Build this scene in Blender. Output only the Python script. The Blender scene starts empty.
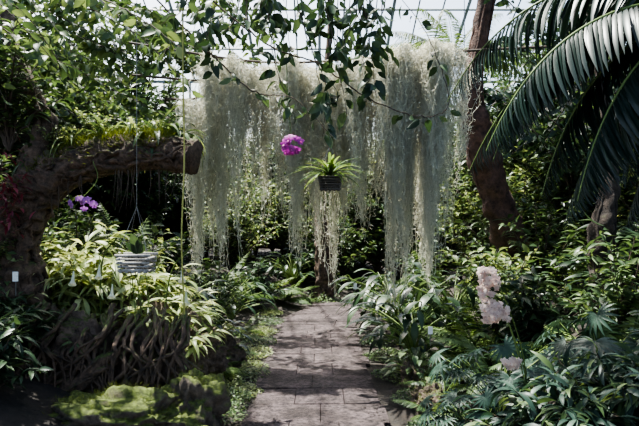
import bpy, math, random
import numpy as np
from mathutils import Vector, Matrix, noise as mnoise

rng = np.random.default_rng(11)
random.seed(11)
scn = bpy.context.scene
try:
    scn.view_settings.look = 'AgX - Medium High Contrast'
except Exception as e:
    print('look', e)

# ------------------------------------------------------------------ materials
def newmat(name):
    m = bpy.data.materials.new(name); m.use_nodes = True
    nt = m.node_tree; nt.nodes.clear()
    return m, nt, nt.nodes, nt.links

def ramp(n, stops):
    r = n.new('ShaderNodeValToRGB')
    els = r.color_ramp.elements
    while len(els) > 1: els.remove(els[-1])
    els[0].position = stops[0][0]; els[0].color = (*stops[0][1], 1)
    for p, c in stops[1:]:
        e = els.new(p); e.color = (*c, 1)
    return r

def leafmat(name, dark, mid, light, transl=0.4, rough=0.4, spec=0.4, tint=(1.15, 1.08, 0.72)):
    m, nt, n, l = newmat(name)
    out = n.new('ShaderNodeOutputMaterial')
    at = n.new('ShaderNodeAttribute'); at.attribute_name = 'var'
    oi = n.new('ShaderNodeObjectInfo')
    mm = n.new('ShaderNodeMath'); mm.operation = 'MULTIPLY_ADD'
    l.new(oi.outputs['Random'], mm.inputs[0]); mm.inputs[1].default_value = 0.25
    l.new(at.outputs['Fac'], mm.inputs[2])
    r = ramp(n, [(0.0, dark), (0.55, mid), (1.0, light)])
    l.new(mm.outputs[0], r.inputs['Fac'])
    p = n.new('ShaderNodeBsdfPrincipled')
    p.inputs['Roughness'].default_value = rough
    p.inputs['Specular IOR Level'].default_value = spec
    l.new(r.outputs['Color'], p.inputs['Base Color'])
    t = n.new('ShaderNodeBsdfTranslucent')
    mx = n.new('ShaderNodeMix'); mx.data_type = 'RGBA'; mx.blend_type = 'MULTIPLY'
    mx.inputs['Factor'].default_value = 1.0
    l.new(r.outputs['Color'], mx.inputs['A'])
    mx.inputs['B'].default_value = (*tint, 1)
    mx.clamp_result = False
    l.new(mx.outputs['Result'], t.inputs['Color'])
    ms = n.new('ShaderNodeMixShader'); ms.inputs['Fac'].default_value = transl
    l.new(p.outputs[0], ms.inputs[1]); l.new(t.outputs[0], ms.inputs[2])
    l.new(ms.outputs[0], out.inputs['Surface'])
    return m

def plain(name, col, rough=0.6, metal=0.0):
    m, nt, n, l = newmat(name)
    out = n.new('ShaderNodeOutputMaterial'); p = n.new('ShaderNodeBsdfPrincipled')
    nz = n.new('ShaderNodeTexNoise'); nz.inputs['Scale'].default_value = 14
    r = ramp(n, [(0.3, tuple(c * 0.7 for c in col)), (0.7, tuple(min(1, c * 1.2) for c in col))])
    l.new(nz.outputs['Fac'], r.inputs['Fac']); l.new(r.outputs['Color'], p.inputs['Base Color'])
    p.inputs['Roughness'].default_value = rough; p.inputs['Metallic'].default_value = metal
    l.new(p.outputs[0], out.inputs['Surface'])
    return m

def barkmat(name, c1, c2, moss=None, mosslo=0.3, scale=9, bump=0.8):
    m, nt, n, l = newmat(name)
    out = n.new('ShaderNodeOutputMaterial'); p = n.new('ShaderNodeBsdfPrincipled')
    tc = n.new('ShaderNodeTexCoord')
    nz = n.new('ShaderNodeTexNoise'); nz.inputs['Scale'].default_value = scale
    nz.inputs['Detail'].default_value = 9; nz.inputs['Roughness'].default_value = 0.75
    l.new(tc.outputs['Object'], nz.inputs['Vector'])
    r = ramp(n, [(0.36, c1), (0.66, c2)])
    l.new(nz.outputs['Fac'], r.inputs['Fac'])
    col = r.outputs['Color']
    if moss:
        g = n.new('ShaderNodeNewGeometry'); sp = n.new('ShaderNodeSeparateXYZ')
        l.new(g.outputs['Normal'], sp.inputs[0])
        n2 = n.new('ShaderNodeTexNoise'); n2.inputs['Scale'].default_value = scale * 0.5
        n2.inputs['Detail'].default_value = 6
        l.new(tc.outputs['Object'], n2.inputs['Vector'])
        a = n.new('ShaderNodeMath'); a.operation = 'MULTIPLY_ADD'
        l.new(n2.outputs['Fac'], a.inputs[0]); a.inputs[1].default_value = 1.6
        l.new(sp.outputs['Z'], a.inputs[2])
        mr = n.new('ShaderNodeMapRange')
        mr.inputs['From Min'].default_value = mosslo + 0.7; mr.inputs['From Max'].default_value = mosslo + 1.05
        l.new(a.outputs[0], mr.inputs['Value'])
        n3 = n.new('ShaderNodeTexNoise'); n3.inputs['Scale'].default_value = 40
        l.new(tc.outputs['Object'], n3.inputs['Vector'])
        r3 = ramp(n, [(0.35, tuple(c * 0.4 for c in moss)), (0.65, moss)])
        l.new(n3.outputs['Fac'], r3.inputs['Fac'])
        mx = n.new('ShaderNodeMix'); mx.data_type = 'RGBA'
        l.new(mr.outputs['Result'], mx.inputs['Factor'])
        l.new(col, mx.inputs['A']); l.new(r3.outputs['Color'], mx.inputs['B'])
        col = mx.outputs['Result']
    l.new(col, p.inputs['Base Color'])
    p.inputs['Roughness'].default_value = 0.85
    b = n.new('ShaderNodeBump'); b.inputs['Strength'].default_value = bump; b.inputs['Distance'].default_value = 0.05
    l.new(nz.outputs['Fac'], b.inputs['Height']); l.new(b.outputs[0], p.inputs['Normal'])
    l.new(p.outputs[0], out.inputs['Surface'])
    return m

M_leaf_dark = leafmat('leaf_dark', (0.010, 0.024, 0.012), (0.028, 0.056, 0.026), (0.075, 0.12, 0.055), 0.3, 0.38)
M_leaf_mid = leafmat('leaf_mid', (0.028, 0.055, 0.022), (0.07, 0.12, 0.045), (0.17, 0.23, 0.09), 0.4, 0.42)
M_leaf_lite = leafmat('leaf_light', (0.09, 0.13, 0.045), (0.20, 0.26, 0.10), (0.38, 0.42, 0.20), 0.45, 0.42)
M_leaf_pale = leafmat('leaf_pale', (0.15, 0.20, 0.07), (0.34, 0.40, 0.18), (0.56, 0.58, 0.34), 0.45, 0.42)
M_leaf_blue = leafmat('leaf_blue', (0.012, 0.028, 0.020), (0.026, 0.056, 0.038), (0.055, 0.10, 0.068), 0.25, 0.45, 0.35)
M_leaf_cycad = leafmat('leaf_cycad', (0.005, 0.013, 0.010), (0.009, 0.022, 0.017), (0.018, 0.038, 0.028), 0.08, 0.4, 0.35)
M_leaf_red = leafmat('leaf_red', (0.06, 0.008, 0.02), (0.14, 0.02, 0.04), (0.25, 0.06, 0.08), 0.35, 0.35, tint=(1.3, .7, .7))
M_fern = leafmat('fern_green', (0.035, 0.075, 0.022), (0.10, 0.17, 0.05), (0.24, 0.33, 0.11), 0.45, 0.45)
M_moss = leafmat('spanish_moss', (0.52, 0.52, 0.43), (0.68, 0.675, 0.575), (0.84, 0.83, 0.73), 0.48, 0.8, 0.1, tint=(1.03, 1.0, 0.94))
M_mossg = leafmat('green_moss', (0.045, 0.058, 0.012), (0.10, 0.125, 0.022), (0.20, 0.23, 0.045), 0.3, 0.8, 0.1)
M_stem = leafmat('stem_green', (0.06, 0.10, 0.02), (0.12, 0.18, 0.04), (0.2, 0.26, 0.08), 0.1, 0.5)
M_yvine = leafmat('yellow_stem', (0.30, 0.32, 0.08), (0.40, 0.40, 0.12), (0.5, 0.48, 0.16), 0.2, 0.5)
M_wood = plain('twig_wood', (0.07, 0.048, 0.033), 0.8)
M_slat = plain('basket_slat', (0.32, 0.30, 0.27), 0.7)
M_slatd = plain('basket_slat_dark', (0.11, 0.09, 0.08), 0.7)
M_wire = plain('wire', (0.2, 0.2, 0.2), 0.4, 0.8)
M_frame = plain('greenhouse_frame', (0.22, 0.25, 0.27), 0.5)
M_mag = leafmat('petal_magenta', (0.30, 0.02, 0.26), (0.44, 0.04, 0.38), (0.62, 0.12, 0.55), 0.35, 0.5, tint=(1.2, .8, 1.1))
M_lilac = leafmat('petal_lilac', (0.24, 0.08, 0.32), (0.36, 0.14, 0.42), (0.5, 0.25, 0.55), 0.35, 0.5, tint=(1.1, .9, 1.1))
M_blush = leafmat('petal_blush', (0.50, 0.38, 0.34), (0.66, 0.54, 0.48), (0.80, 0.71, 0.63), 0.35, 0.5, tint=(1.1, 1, 1))
M_white = leafmat('petal_white', (0.45, 0.52, 0.3), (0.65, 0.7, 0.45), (0.8, 0.82, 0.65), 0.4, 0.5, tint=(1, 1, 1))
M_lip = plain('orchid_lip', (0.45, 0.03, 0.2), 0.5)
M_liplt = plain('orchid_lip_pale', (0.5, 0.3, 0.25), 0.5)
M_label = plain('label_white', (0.75, 0.75, 0.72), 0.5)
M_bark = barkmat('bark_mossy', (0.018, 0.012, 0.009), (0.19, 0.12, 0.08), (0.07, 0.10, 0.018), 0.7, 16)
M_bark_red = barkmat('bark_red', (0.03, 0.015, 0.010), (0.17, 0.085, 0.06), (0.08, 0.12, 0.03), 1.2, 9)
M_bark_dk = barkmat('bark_dark', (0.010, 0.007, 0.005), (0.06, 0.038, 0.026), (0.04, 0.07, 0.015), 0.75, 14)
M_rock = barkmat('rock_mossy', (0.03, 0.02, 0.014), (0.24, 0.165, 0.12), (0.09, 0.12, 0.02), 0.7, 12, 1.0)
M_rockg = barkmat('rock_very_mossy', (0.03, 0.024, 0.016), (0.20, 0.15, 0.11), (0.13, 0.165, 0.028), 0.3, 10, 1.0)
M_soil = barkmat('soil', (0.008, 0.006, 0.004), (0.04, 0.028, 0.019), None, 0.75, 5, 1.0)

def pathmat():
    m, nt, n, l = newmat('path_stone')
    out = n.new('ShaderNodeOutputMaterial'); p = n.new('ShaderNodeBsdfPrincipled')
    tc = n.new('ShaderNodeTexCoord')
    at = n.new('ShaderNodeAttribute'); at.attribute_name = 'var'
    r0 = ramp(n, [(0, (0.056, 0.043, 0.044)), (0.5, (0.064, 0.049, 0.050)), (1, (0.074, 0.058, 0.058))])
    l.new(at.outputs['Fac'], r0.inputs['Fac'])
    nz = n.new('ShaderNodeTexNoise'); nz.inputs['Scale'].default_value = 22; nz.inputs['Detail'].default_value = 10
    nz.inputs['Roughness'].default_value = 0.8
    l.new(tc.outputs['Object'], nz.inputs['Vector'])
    r1 = ramp(n, [(0.40, (0.25, 0.23, 0.23)), (0.62, (1.9, 1.85, 1.8))])
    l.new(nz.outputs['Fac'], r1.inputs['Fac'])
    n2 = n.new('ShaderNodeTexNoise'); n2.inputs['Scale'].default_value = 4; n2.inputs['Detail'].default_value = 5
    l.new(tc.outputs['Object'], n2.inputs['Vector'])
    r2 = ramp(n, [(0.38, (0.5, 0.48, 0.46)), (0.62, (1.2, 1.2, 1.2))])
    l.new(n2.outputs['Fac'], r2.inputs['Fac'])
    a = n.new('ShaderNodeMix'); a.data_type = 'RGBA'; a.blend_type = 'MULTIPLY'; a.inputs['Factor'].default_value = 1
    b = n.new('ShaderNodeMix'); b.data_type = 'RGBA'; b.blend_type = 'MULTIPLY'; b.inputs['Factor'].default_value = 1
    l.new(r0.outputs['Color'], a.inputs['A']); l.new(r1.outputs['Color'], a.inputs['B'])
    l.new(a.outputs['Result'], b.inputs['A']); l.new(r2.outputs['Color'], b.inputs['B'])
    l.new(b.outputs['Result'], p.inputs['Base Color'])
    p.inputs['Roughness'].default_value = 0.8; p.inputs['Specular IOR Level'].default_value = 0.25
    bp = n.new('ShaderNodeBump'); bp.inputs['Strength'].default_value = 1.0; bp.inputs['Distance'].default_value = 0.02
    l.new(nz.outputs['Fac'], bp.inputs['Height']); l.new(bp.outputs[0], p.inputs['Normal'])
    l.new(p.outputs[0], out.inputs['Surface'])
    return m
M_path = pathmat()

def glassmat():
    m, nt, n, l = newmat('greenhouse_glass')
    out = n.new('ShaderNodeOutputMaterial')
    t = n.new('ShaderNodeBsdfTransparent'); t.inputs['Color'].default_value = (0.93, 0.97, 0.97, 1)
    g = n.new('ShaderNodeBsdfGlossy'); g.inputs['Roughness'].default_value = 0.1
    ms = n.new('ShaderNodeMixShader'); ms.inputs['Fac'].default_value = 0.06
    l.new(t.outputs[0], ms.inputs[1]); l.new(g.outputs[0], ms.inputs[2]); l.new(ms.outputs[0], out.inputs['Surface'])
    return m
M_glass = glassmat()

# ------------------------------------------------------------------ geometry accumulator
def nrm(a):
    return a / np.maximum(np.linalg.norm(a, axis=-1, keepdims=True), 1e-9)

class Acc:
    def __init__(self):
        self.V = []; self.F = []; self.M = []; self.A = []; self.n = 0; self.mats = []
    def mi(self, mat):
        if mat not in self.mats: self.mats.append(mat)
        return self.mats.index(mat)
    def add(self, verts, faces, mat, var=None):
        verts = np.asarray(verts, float)
        if verts.ndim == 2: verts = verts[None]
        m, n, _ = verts.shape
        faces = np.asarray(faces, int)
        off = self.n + np.arange(m)[:, None, None] * n
        F = (faces[None] + off).reshape(-1, 4)
        if var is None: var = rng.random(m) * 0.8
        var = np.broadcast_to(np.asarray(var, float).reshape(-1), (m,))
        self.V.append(verts.reshape(-1, 3)); self.F.append(F)
        self.M.append(np.full(len(F), self.mi(mat))); self.A.append(np.repeat(var, n))
        self.n += m * n
    def mesh(self, name, smooth=True):
        V = np.concatenate(self.V); F = np.concatenate(self.F)
        me = bpy.data.meshes.new(name)
        me.vertices.add(len(V)); me.vertices.foreach_set('co', V.astype(np.float32).ravel())
        me.loops.add(len(F) * 4); me.loops.foreach_set('vertex_index', F.astype(np.int32).ravel())
        me.polygons.add(len(F))
        me.polygons.foreach_set('loop_start', (np.arange(len(F)) * 4).astype(np.int32))
        me.polygons.foreach_set('loop_total', np.full(len(F), 4, np.int32))
        for m in self.mats: me.materials.append(m)
        me.polygons.foreach_set('material_index', np.concatenate(self.M).astype(np.int32))
        me.polygons.foreach_set('use_smooth', np.full(len(F), smooth))
        at = me.attributes.new('var', 'FLOAT', 'POINT')
        at.data.foreach_set('value', np.concatenate(self.A).astype(np.float32))
        me.update(calc_edges=True); me.validate()
        return me
    def obj(self, name, smooth=True, loc=(0, 0, 0)):
        o = bpy.data.objects.new(name, self.mesh(name, smooth))
        o.location = loc
        scn.collection.objects.link(o); return o

def place(me, name, loc, rz=0.0, s=1.0, tilt=(0, 0)):
    o = bpy.data.objects.new(name, me); o.location = loc
    o.rotation_euler = (tilt[0], tilt[1], rz)
    o.scale = (s, s, s) if np.isscalar(s) else s
    scn.collection.objects.link(o); return o

def leaf_t(width=0.3, nseg=4, kind='ovate', fold=0.25, droop=0.5):
    s = np.linspace(0, 1, nseg + 1)
    if kind == 'ovate': w = np.sin(np.pi * s ** 0.75) ** 0.8
    elif kind == 'lance': w = np.sin(np.pi * s ** 0.8)
    elif kind == 'strap': w = np.minimum(1, 0.35 + 2.5 * s) * (1 - s ** 4)
    elif kind == 'heart': w = np.array([np.interp(v, [0, .12, .35, .7, 1], [.5, .95, 1, .5, 0]) for v in s])
    elif kind == 'petal': w = np.sin(np.pi * np.clip(s, 0, 1) ** 1.1) ** 0.6
    w = np.maximum(np.nan_to_num(w), 0.03) * width / 2
    th = -droop * s
    y = np.concatenate([[0], np.cumsum(np.cos((th[1:] + th[:-1]) / 2) / nseg)])
    z = np.concatenate([[0], np.cumsum(np.sin((th[1:] + th[:-1]) / 2) / nseg)])
    V = []
    for i in range(nseg + 1):
        V += [(-w[i], y[i], z[i] + fold * w[i]), (0, y[i], z[i]), (w[i], y[i], z[i] + fold * w[i])]
    F = []
    for i in range(nseg):
        a = i * 3
        F += [(a, a + 1, a + 4, a + 3), (a + 1, a + 2, a + 5, a + 4)]
    return np.array(V), np.array(F)

def leaves(acc, t, pos, d, up, scale, mat, var=None):
    pos = np.atleast_2d(pos); d = nrm(np.atleast_2d(d)); up = np.atleast_2d(up)
    up = np.broadcast_to(up, d.shape)
    X = nrm(np.cross(d, up) + 1e-6); Z = np.cross(X, d)
    sc = np.broadcast_to(np.asarray(scale, float).reshape(-1), (len(d),))
    T = t[0]
    V = (T[None, :, 0:1] * X[:, None] + T[None, :, 1:2] * d[:, None] + T[None, :, 2:3] * Z[:, None]) * sc[:, None, None] + pos[:, None]
    acc.add(V, t[1], mat, var)

def tubes(acc, P, R, sides, mat, var=None):
    P = np.asarray(P, float)
    if P.ndim == 2: P = P[None]
    m, k, _ = P.shape
    R = np.broadcast_to(np.asarray(R, float), (m, k))
    T = nrm(np.gradient(P, axis=1))
    D = nrm(P[:, -1] - P[:, 0])
    ref = np.where(np.abs(D[:, 2:3]) > 0.7, np.array([[1., 0.13, 0]]), np.array([[0.05, 0.1, 1.]]))
    X = nrm(np.cross(T, ref[:, None])); Y = np.cross(T, X)
    a = np.arange(sides) * 2 * np.pi / sides
    V = P[:, :, None] + R[:, :, None, None] * (np.cos(a)[None, None, :, None] * X[:, :, None] + np.sin(a)[None, None, :, None] * Y[:, :, None])
    V = V.reshape(m, k * sides, 3)
    F = []
    for i in range(k - 1):
        for j in range(sides):
            j2 = (j + 1) % sides
            F.append((i * sides + j, i * sides + j2, (i + 1) * sides + j2, (i + 1) * sides + j))
    acc.add(V, F, mat, var)

def smooth_path(ctrl, n):
    c = np.array(ctrl, float); k = len(c)
    c2 = np.vstack([2 * c[0] - c[1], c, 2 * c[-1] - c[-2]])
    out = []
    for u in np.linspace(0, k - 1 - 1e-6, n):
        i = int(u); f = u - i
        p0, p1, p2, p3 = c2[i], c2[i + 1], c2[i + 2], c2[i + 3]
        out.append(0.5 * ((2 * p1) + (-p0 + p2) * f + (2 * p0 - 5 * p1 + 4 * p2 - p3) * f * f + (-p0 + 3 * p1 - 3 * p2 + p3) * f ** 3))
    return np.array(out)

def gnarly(acc, ctrl, radii, mat, n=60, sides=22, amp=0.3, freq=5.0, cap=True, roots=0):
    P = smooth_path(ctrl, n)
    R = np.interp(np.linspace(0, 1, n), np.linspace(0, 1, len(radii)), radii)
    if roots:
        T = nrm(np.gradient(P, axis=0)); X = nrm(np.cross(T, [0.05, 1., 0.1])); Y = np.cross(T, X)
        for r in range(roots):
            i0 = random.randint(0, int(n * .75)); i1 = min(n - 1, i0 + random.randint(int(n * .15), int(n * .5)))
            idx = np.arange(i0, i1); a0 = random.uniform(0, 6.28); tw = random.uniform(-2.5, 2.5)
            an = a0 + tw * (idx - i0) / n * 2 + np.cumsum(rng.normal(0, .08, len(idx)))
            rr = R[idx] * random.uniform(.9, 1.05)
            Q = P[idx] + rr[:, None] * (np.cos(an)[:, None] * X[idx] + np.sin(an)[:, None] * Y[idx])
            w = random.uniform(.008, .028); tubes(acc, Q, w * np.sin(np.linspace(.25, 2.9, len(idx))), 6, mat, [.5])
    if cap:
        P = np.vstack([P, P[-1:] + (P[-1] - P[-2]) * 0.05]); R = np.append(R, 0.005)
    tmp = Acc(); tubes(tmp, P, R, sides, mat, [0.5])
    V = tmp.V[0]
    C = np.repeat(P, sides, axis=0)
    for i in range(len(V)):
        d = V[i] - C[i]
        nv = mnoise.fractal(Vector(V[i] * freq), 1.0, 2.0, 4)
        V[i] = C[i] + d * (1 + amp * nv * 1.6)
    acc.add(V, tmp.F[0], mat, [0.5])
    return P

def box(acc, c, s, mat, rz=0.0, var=None):
    c = np.array(c, float); h = np.array(s, float) / 2
    V = np.array([(x, y, z) for z in (-1, 1) for y in (-1, 1) for x in (-1, 1)]) * h
    ca, sa = math.cos(rz), math.sin(rz)
    V = np.stack([V[:, 0] * ca - V[:, 1] * sa, V[:, 0] * sa + V[:, 1] * ca, V[:, 2]], 1) + c
    F = [(0, 2, 3, 1), (4, 5, 7, 6), (0, 1, 5, 4), (2, 6, 7, 3), (0, 4, 6, 2), (1, 3, 7, 5)]
    acc.add(V, F, mat, var)

def bar(acc, a, b, w, mat):
    a = np.array(a, float); b = np.array(b, float)
    tubes(acc, np.array([a, b]), [w * 0.7, w * 0.7], 4, mat, [0.5])

# ------------------------------------------------------------------ ground
def pc(y):
    return -0.03 + 0.15 * max(0.0, min(y, 14) - 8.6) ** 1.75
def hgt(x, y):
    dx = x - pc(y)
    if dx < 0:
        t = min(1, max(0, (-dx - 0.62) / 2.2)); h = 0.55 * t * t * (3 - 2 * t)
    else:
        t = min(1, max(0, (dx - 0.65) / 2.6)); h = 0.35 * t * t * (3 - 2 * t)
    if abs(dx) > 0.56:
        h += 0.05 * (mnoise.noise(Vector((x * 1.7, y * 1.7, 0))) + 0.6) * min(1, (abs(dx) - 0.56) * 3)
    return h

acc = Acc()
nx, ny = 180, 220
xs = np.linspace(-9, 9, nx); ys = np.linspace(-4, 18, ny)
V = np.array([(x, y, hgt(x, y)) for y in ys for x in xs])
F = [(j * nx + i, j * nx + i + 1, (j + 1) * nx + i + 1, (j + 1) * nx + i) for j in range(ny - 1) for i in range(nx - 1)]
acc.add(V, F, M_soil, [0.5])
acc.obj('ground')

acc = Acc()
y = -3.0; row = 0; wd = 1.08
def cl(y):
    s = (pc(y + .01) - pc(y - .01)) / .02
    L = math.hypot(1, s); return np.array([pc(y), y]), np.array([1 / L, -s / L]), L
while y < 13.4:
    p0, n0, L0 = cl(y); dy = 0.45 / L0
    p1, n1, _ = cl(y + dy)
    cuts = [0, 0.34, 0.68, 1.0] if row % 2 == 0 else [0, 0.5, 1.0]
    if y > 4: cuts = [c + (random.uniform(-.04, .04) if 0 < c < 1 else random.uniform(-.03, .03)) for c in cuts]
    for a, b in zip(cuts[:-1], cuts[1:]):
        zt = 0.035 + random.uniform(-0.004, 0.004); g = .002; bv = .004
        V = []
        for (z, ins) in ((-0.02, g), (zt - bv, g), (zt, g + bv)):
            t0, t1 = ins / .45, 1 - ins / .45
            q0, q1 = p0 * (1 - t0) + p1 * t0, p0 * (1 - t1) + p1 * t1
            for q, nn, f in ((q0, n0, a * wd + ins), (q0, n0, b * wd - ins), (q1, n1, b * wd - ins), (q1, n1, a * wd + ins)):
                w_ = q + nn * (f - wd / 2); V.append((w_[0], w_[1], z))
        F = [(8, 9, 10, 11)]
        for q in range(2):
            for j in range(4):
                F.append((q * 4 + j, q * 4 + (j + 1) % 4, q * 4 + 4 + (j + 1) % 4, q * 4 + 4 + j))
        acc.add(np.array(V), F, M_path)
    y += dy; row += 1
acc.obj('stone_path', smooth=False)

# ------------------------------------------------------------------ greenhouse shell
GX, GY0, GY1, GH, RH, RY = 9.0, -4.0, 18.0, 5.4, 10.0, 6.5
def wall(name, a, b):
    acc = Acc()
    a = np.array(a, float); b = np.array(b, float)
    L = np.linalg.norm(b - a); n = int(L / 0.75)
    d = (b - a) / L; rz = math.atan2(d[1], d[0])
    box(acc, (*((a + b) / 2), 0.35), (L, 0.25, 0.9), M_bark_dk, rz)
    for i in range(n + 1):
        p = a + d * L * i / n
        box(acc, (*p, (GH + 0.8) / 2), (0.05, 0.08, GH - 0.8), M_frame, rz)
    for z in (0.85, 2.1, 3.35, GH):
        box(acc, (*((a + b) / 2), z), (L, 0.09, 0.06), M_frame, rz)
    V = np.array([(*a, 0.8), (*b, 0.8), (*b, GH), (*a, GH)])
    acc.add(V, [(0, 1, 2, 3)], M_glass, [0.5])
    acc.obj(name, smooth=False)
wall('wall_back', (-GX, GY1), (GX, GY1)); wall('wall_left', (-GX, GY0), (-GX, GY1))
wall('wall_right', (GX, GY0), (GX, GY1)); wall('wall_front', (-GX, GY0), (GX, GY0))
acc = Acc()
for i in range(31):
    x = -GX + i * 2 * GX / 30
    w = 0.055 if i % 3 == 0 else 0.028
    bar(acc, (x, GY1, GH), (x, RY, RH), w, M_frame); bar(acc, (x, RY, RH), (x, GY0, GH), w, M_frame)
for t in np.linspace(0, 1, 9):
    bar(acc, (-GX, GY1 + (RY - GY1) * t, GH + (RH - GH) * t), (GX, GY1 + (RY - GY1) * t, GH + (RH - GH) * t), 0.045, M_frame)
    bar(acc, (-GX, GY0 + (RY - GY0) * t, GH + (RH - GH) * t), (GX, GY0 + (RY - GY0) * t, GH + (RH - GH) * t), 0.03, M_frame)
acc.add(np.array([(-GX, GY1, GH), (GX, GY1, GH), (GX, RY, RH), (-GX, RY, RH)]), [(0, 1, 2, 3)], M_glass, [0.5])
acc.add(np.array([(-GX, GY0, GH), (GX, GY0, GH), (GX, RY, RH), (-GX, RY, RH)]), [(0, 1, 2, 3)], M_glass, [0.5])
for sx in (-GX, GX):
    acc.add(np.array([(sx, GY0, GH), (sx, GY1, GH), (sx, RY + .01, RH), (sx, RY, RH)]), [(0, 1, 2, 3)], M_glass, [0.5])
acc.obj('ceiling', smooth=False)

# ------------------------------------------------------------------ plant meshes
T_ov = leaf_t(0.45, 4, 'ovate', 0.3, 0.7)
T_ov3 = leaf_t(0.5, 2, 'ovate', 0.3, 0.7)
T_lan = leaf_t(0.2, 5, 'lance', 0.3, 0.9)
T_lan2 = leaf_t(0.28, 5, 'lance', 0.3, 0.7)
T_heart = leaf_t(0.6, 5, 'heart', 0.25, 0.6)
T_strap = leaf_t(0.11, 9, 'strap', 0.35, 1.9)
T_strap_w = leaf_t(0.17, 9, 'strap', 0.3, 1.3)
T_small = leaf_t(0.6, 2, 'ovate', 0.2, 0.4)
T_pin = leaf_t(0.2, 3, 'lance', 0.15, 0.5)
T_cyc = leaf_t(0.085, 6, 'strap', 0.3, 0.7)
T_pet = leaf_t(0.7, 4, 'petal', -0.2, 0.5)
T_petn = leaf_t(0.4, 4, 'petal', -0.2, 0.4)
T_blade = leaf_t(0.08, 2, 'lance', 0.2, 0.6)

def rdir(n, zlo=-1, zhi=1):
    a = rng.random(n) * 2 * np.pi; z = rng.uniform(zlo, zhi, n); r = np.sqrt(np.maximum(0, 1 - z * z))
    return np.stack([np.cos(a) * r, np.sin(a) * r, z], 1)

def shrub(name, H, S, nb, nl, t, ls, mat, base_r=0.012, low=0.15, mat2=None):
    acc = Acc(); k = 12
    az = rng.random(nb) * 2 * np.pi; rr = rng.uniform(0.2, 1, nb) * S
    hh = H * rng.uniform(0.45, 1.0, nb) * (1 - 0.3 * (rr / S) ** 2)
    s = np.linspace(0, 1, k)
    P = np.zeros((nb, k, 3))
    out = s ** 1.4
    P[:, :, 0] = np.cos(az)[:, None] * rr[:, None] * out; P[:, :, 1] = np.sin(az)[:, None] * rr[:, None] * out
    P[:, :, 2] = hh[:, None] * (1.25 * s - 0.25 * s ** 2.5)
    P[:, 1:] += rng.normal(0, 0.02 * S, (nb, k - 1, 3))
    tubes(acc, P, base_r * (1.1 - s)[None, :] + 0.001, 5, M_wood)
    bi = rng.integers(0, nb, nb * nl); u = rng.uniform(low, 1, nb * nl) ** 0.8 * (k - 1.001)
    i0 = u.astype(int); f = (u - i0)[:, None]
    pos = P[bi, i0] * (1 - f) + P[bi, i0 + 1] * f
    d = nrm(P[bi, i0 + 1] - P[bi, i0])
    ld = nrm(rdir(len(bi), -0.6, 0.5) + 0.5 * d)
    pos = pos + ld * 0.02 + (rng.normal(0, .05 * S, pos.shape) if S > 1 else 0)
    up = nrm(np.array([0, 0, 1.]) + rng.normal(0, 0.35, (len(bi), 3)))
    sel = rng.random(len(bi)) < (0.0 if mat2 is None else 0.35)
    sc = ls * rng.uniform(0.55, 1.15, len(bi))
    leaves(acc, t, pos[~sel], ld[~sel], up[~sel], sc[~sel], mat)
    if sel.any(): leaves(acc, t, pos[sel], ld[sel], up[sel], sc[sel], mat2)
    return acc.mesh(name)

def rosette(name, n, t, L, mat, zlo=0.25, zhi=0.95):
    acc = Acc()
    d = rdir(n, zlo, zhi)
    leaves(acc, t, rng.normal(0, 0.02, (n, 3)) * [1, 1, 0.3], d, [0, 0, 1], L * rng.uniform(0.6, 1.1, n), mat)
    return acc.mesh(name)

def frond(acc, base, d, L, g, npair, ll, t, mat, stemr=0.006, start=0.15, ang=0.6, drop=0.3, k=24, mats=None, tipmin=0.15, peak=0.35):
    base = np.array(base, float); d = nrm(np.array(d, float)); pts = [base]; dd = d.copy()
    for i in range(k):
        dd = nrm(dd + np.array([0, 0, -g / k]))
        pts.append(pts[-1] + dd * L / k)
    P = np.array(pts); s = np.linspace(0, 1, k + 1)
    tubes(acc, P, stemr * (1.05 - s * 0.85), 5, mats or M_stem)
    u = np.linspace(start, 0.995, npair) * k; i0 = np.minimum(u.astype(int), k - 1); f = (u - i0)[:, None]
    pos = P[i0] * (1 - f) + P[i0 + 1] * f; T = nrm(P[i0 + 1] - P[i0])
    X = nrm(np.cross(T, [0, 0, 1.])); N = np.cross(X, T)
    v = (u / k - start) / (1 - start)
    sz = ll * np.maximum(tipmin, np.sin(np.pi * np.clip(v, 0, 1) ** (math.log(0.5) / math.log(peak)) * 0.93 + 0.12) ** 0.8)
    var0 = rng.random() * 0.5
    for sg in (-1, 1):
        a = ang + 0.5 * v[:, None]
        ld = nrm(sg * X * np.cos(a) + T * np.sin(a) + np.array([0, 0, -drop]) + rng.normal(0, 0.05, X.shape))
        leaves(acc, t, pos, ld, N, sz * rng.uniform(0.9, 1.08, npair), mat, np.clip(var0 + rng.random(npair) * 0.4, 0, 1))
    return P

def fern(name, n, L, mat, g=1.2, zlo=0.3, zhi=0.95, npair=26, ll=0.13, t=T_pin, base=(0, 0, 0)):
    acc = Acc()
    for d in rdir(n, zlo, zhi):
        frond(acc, base, d, L * random.uniform(0.7, 1.1), g * random.uniform(.7, 1.2), npair, ll * random.uniform(.8, 1.1), t, mat)
    return acc.mesh(name)

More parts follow.
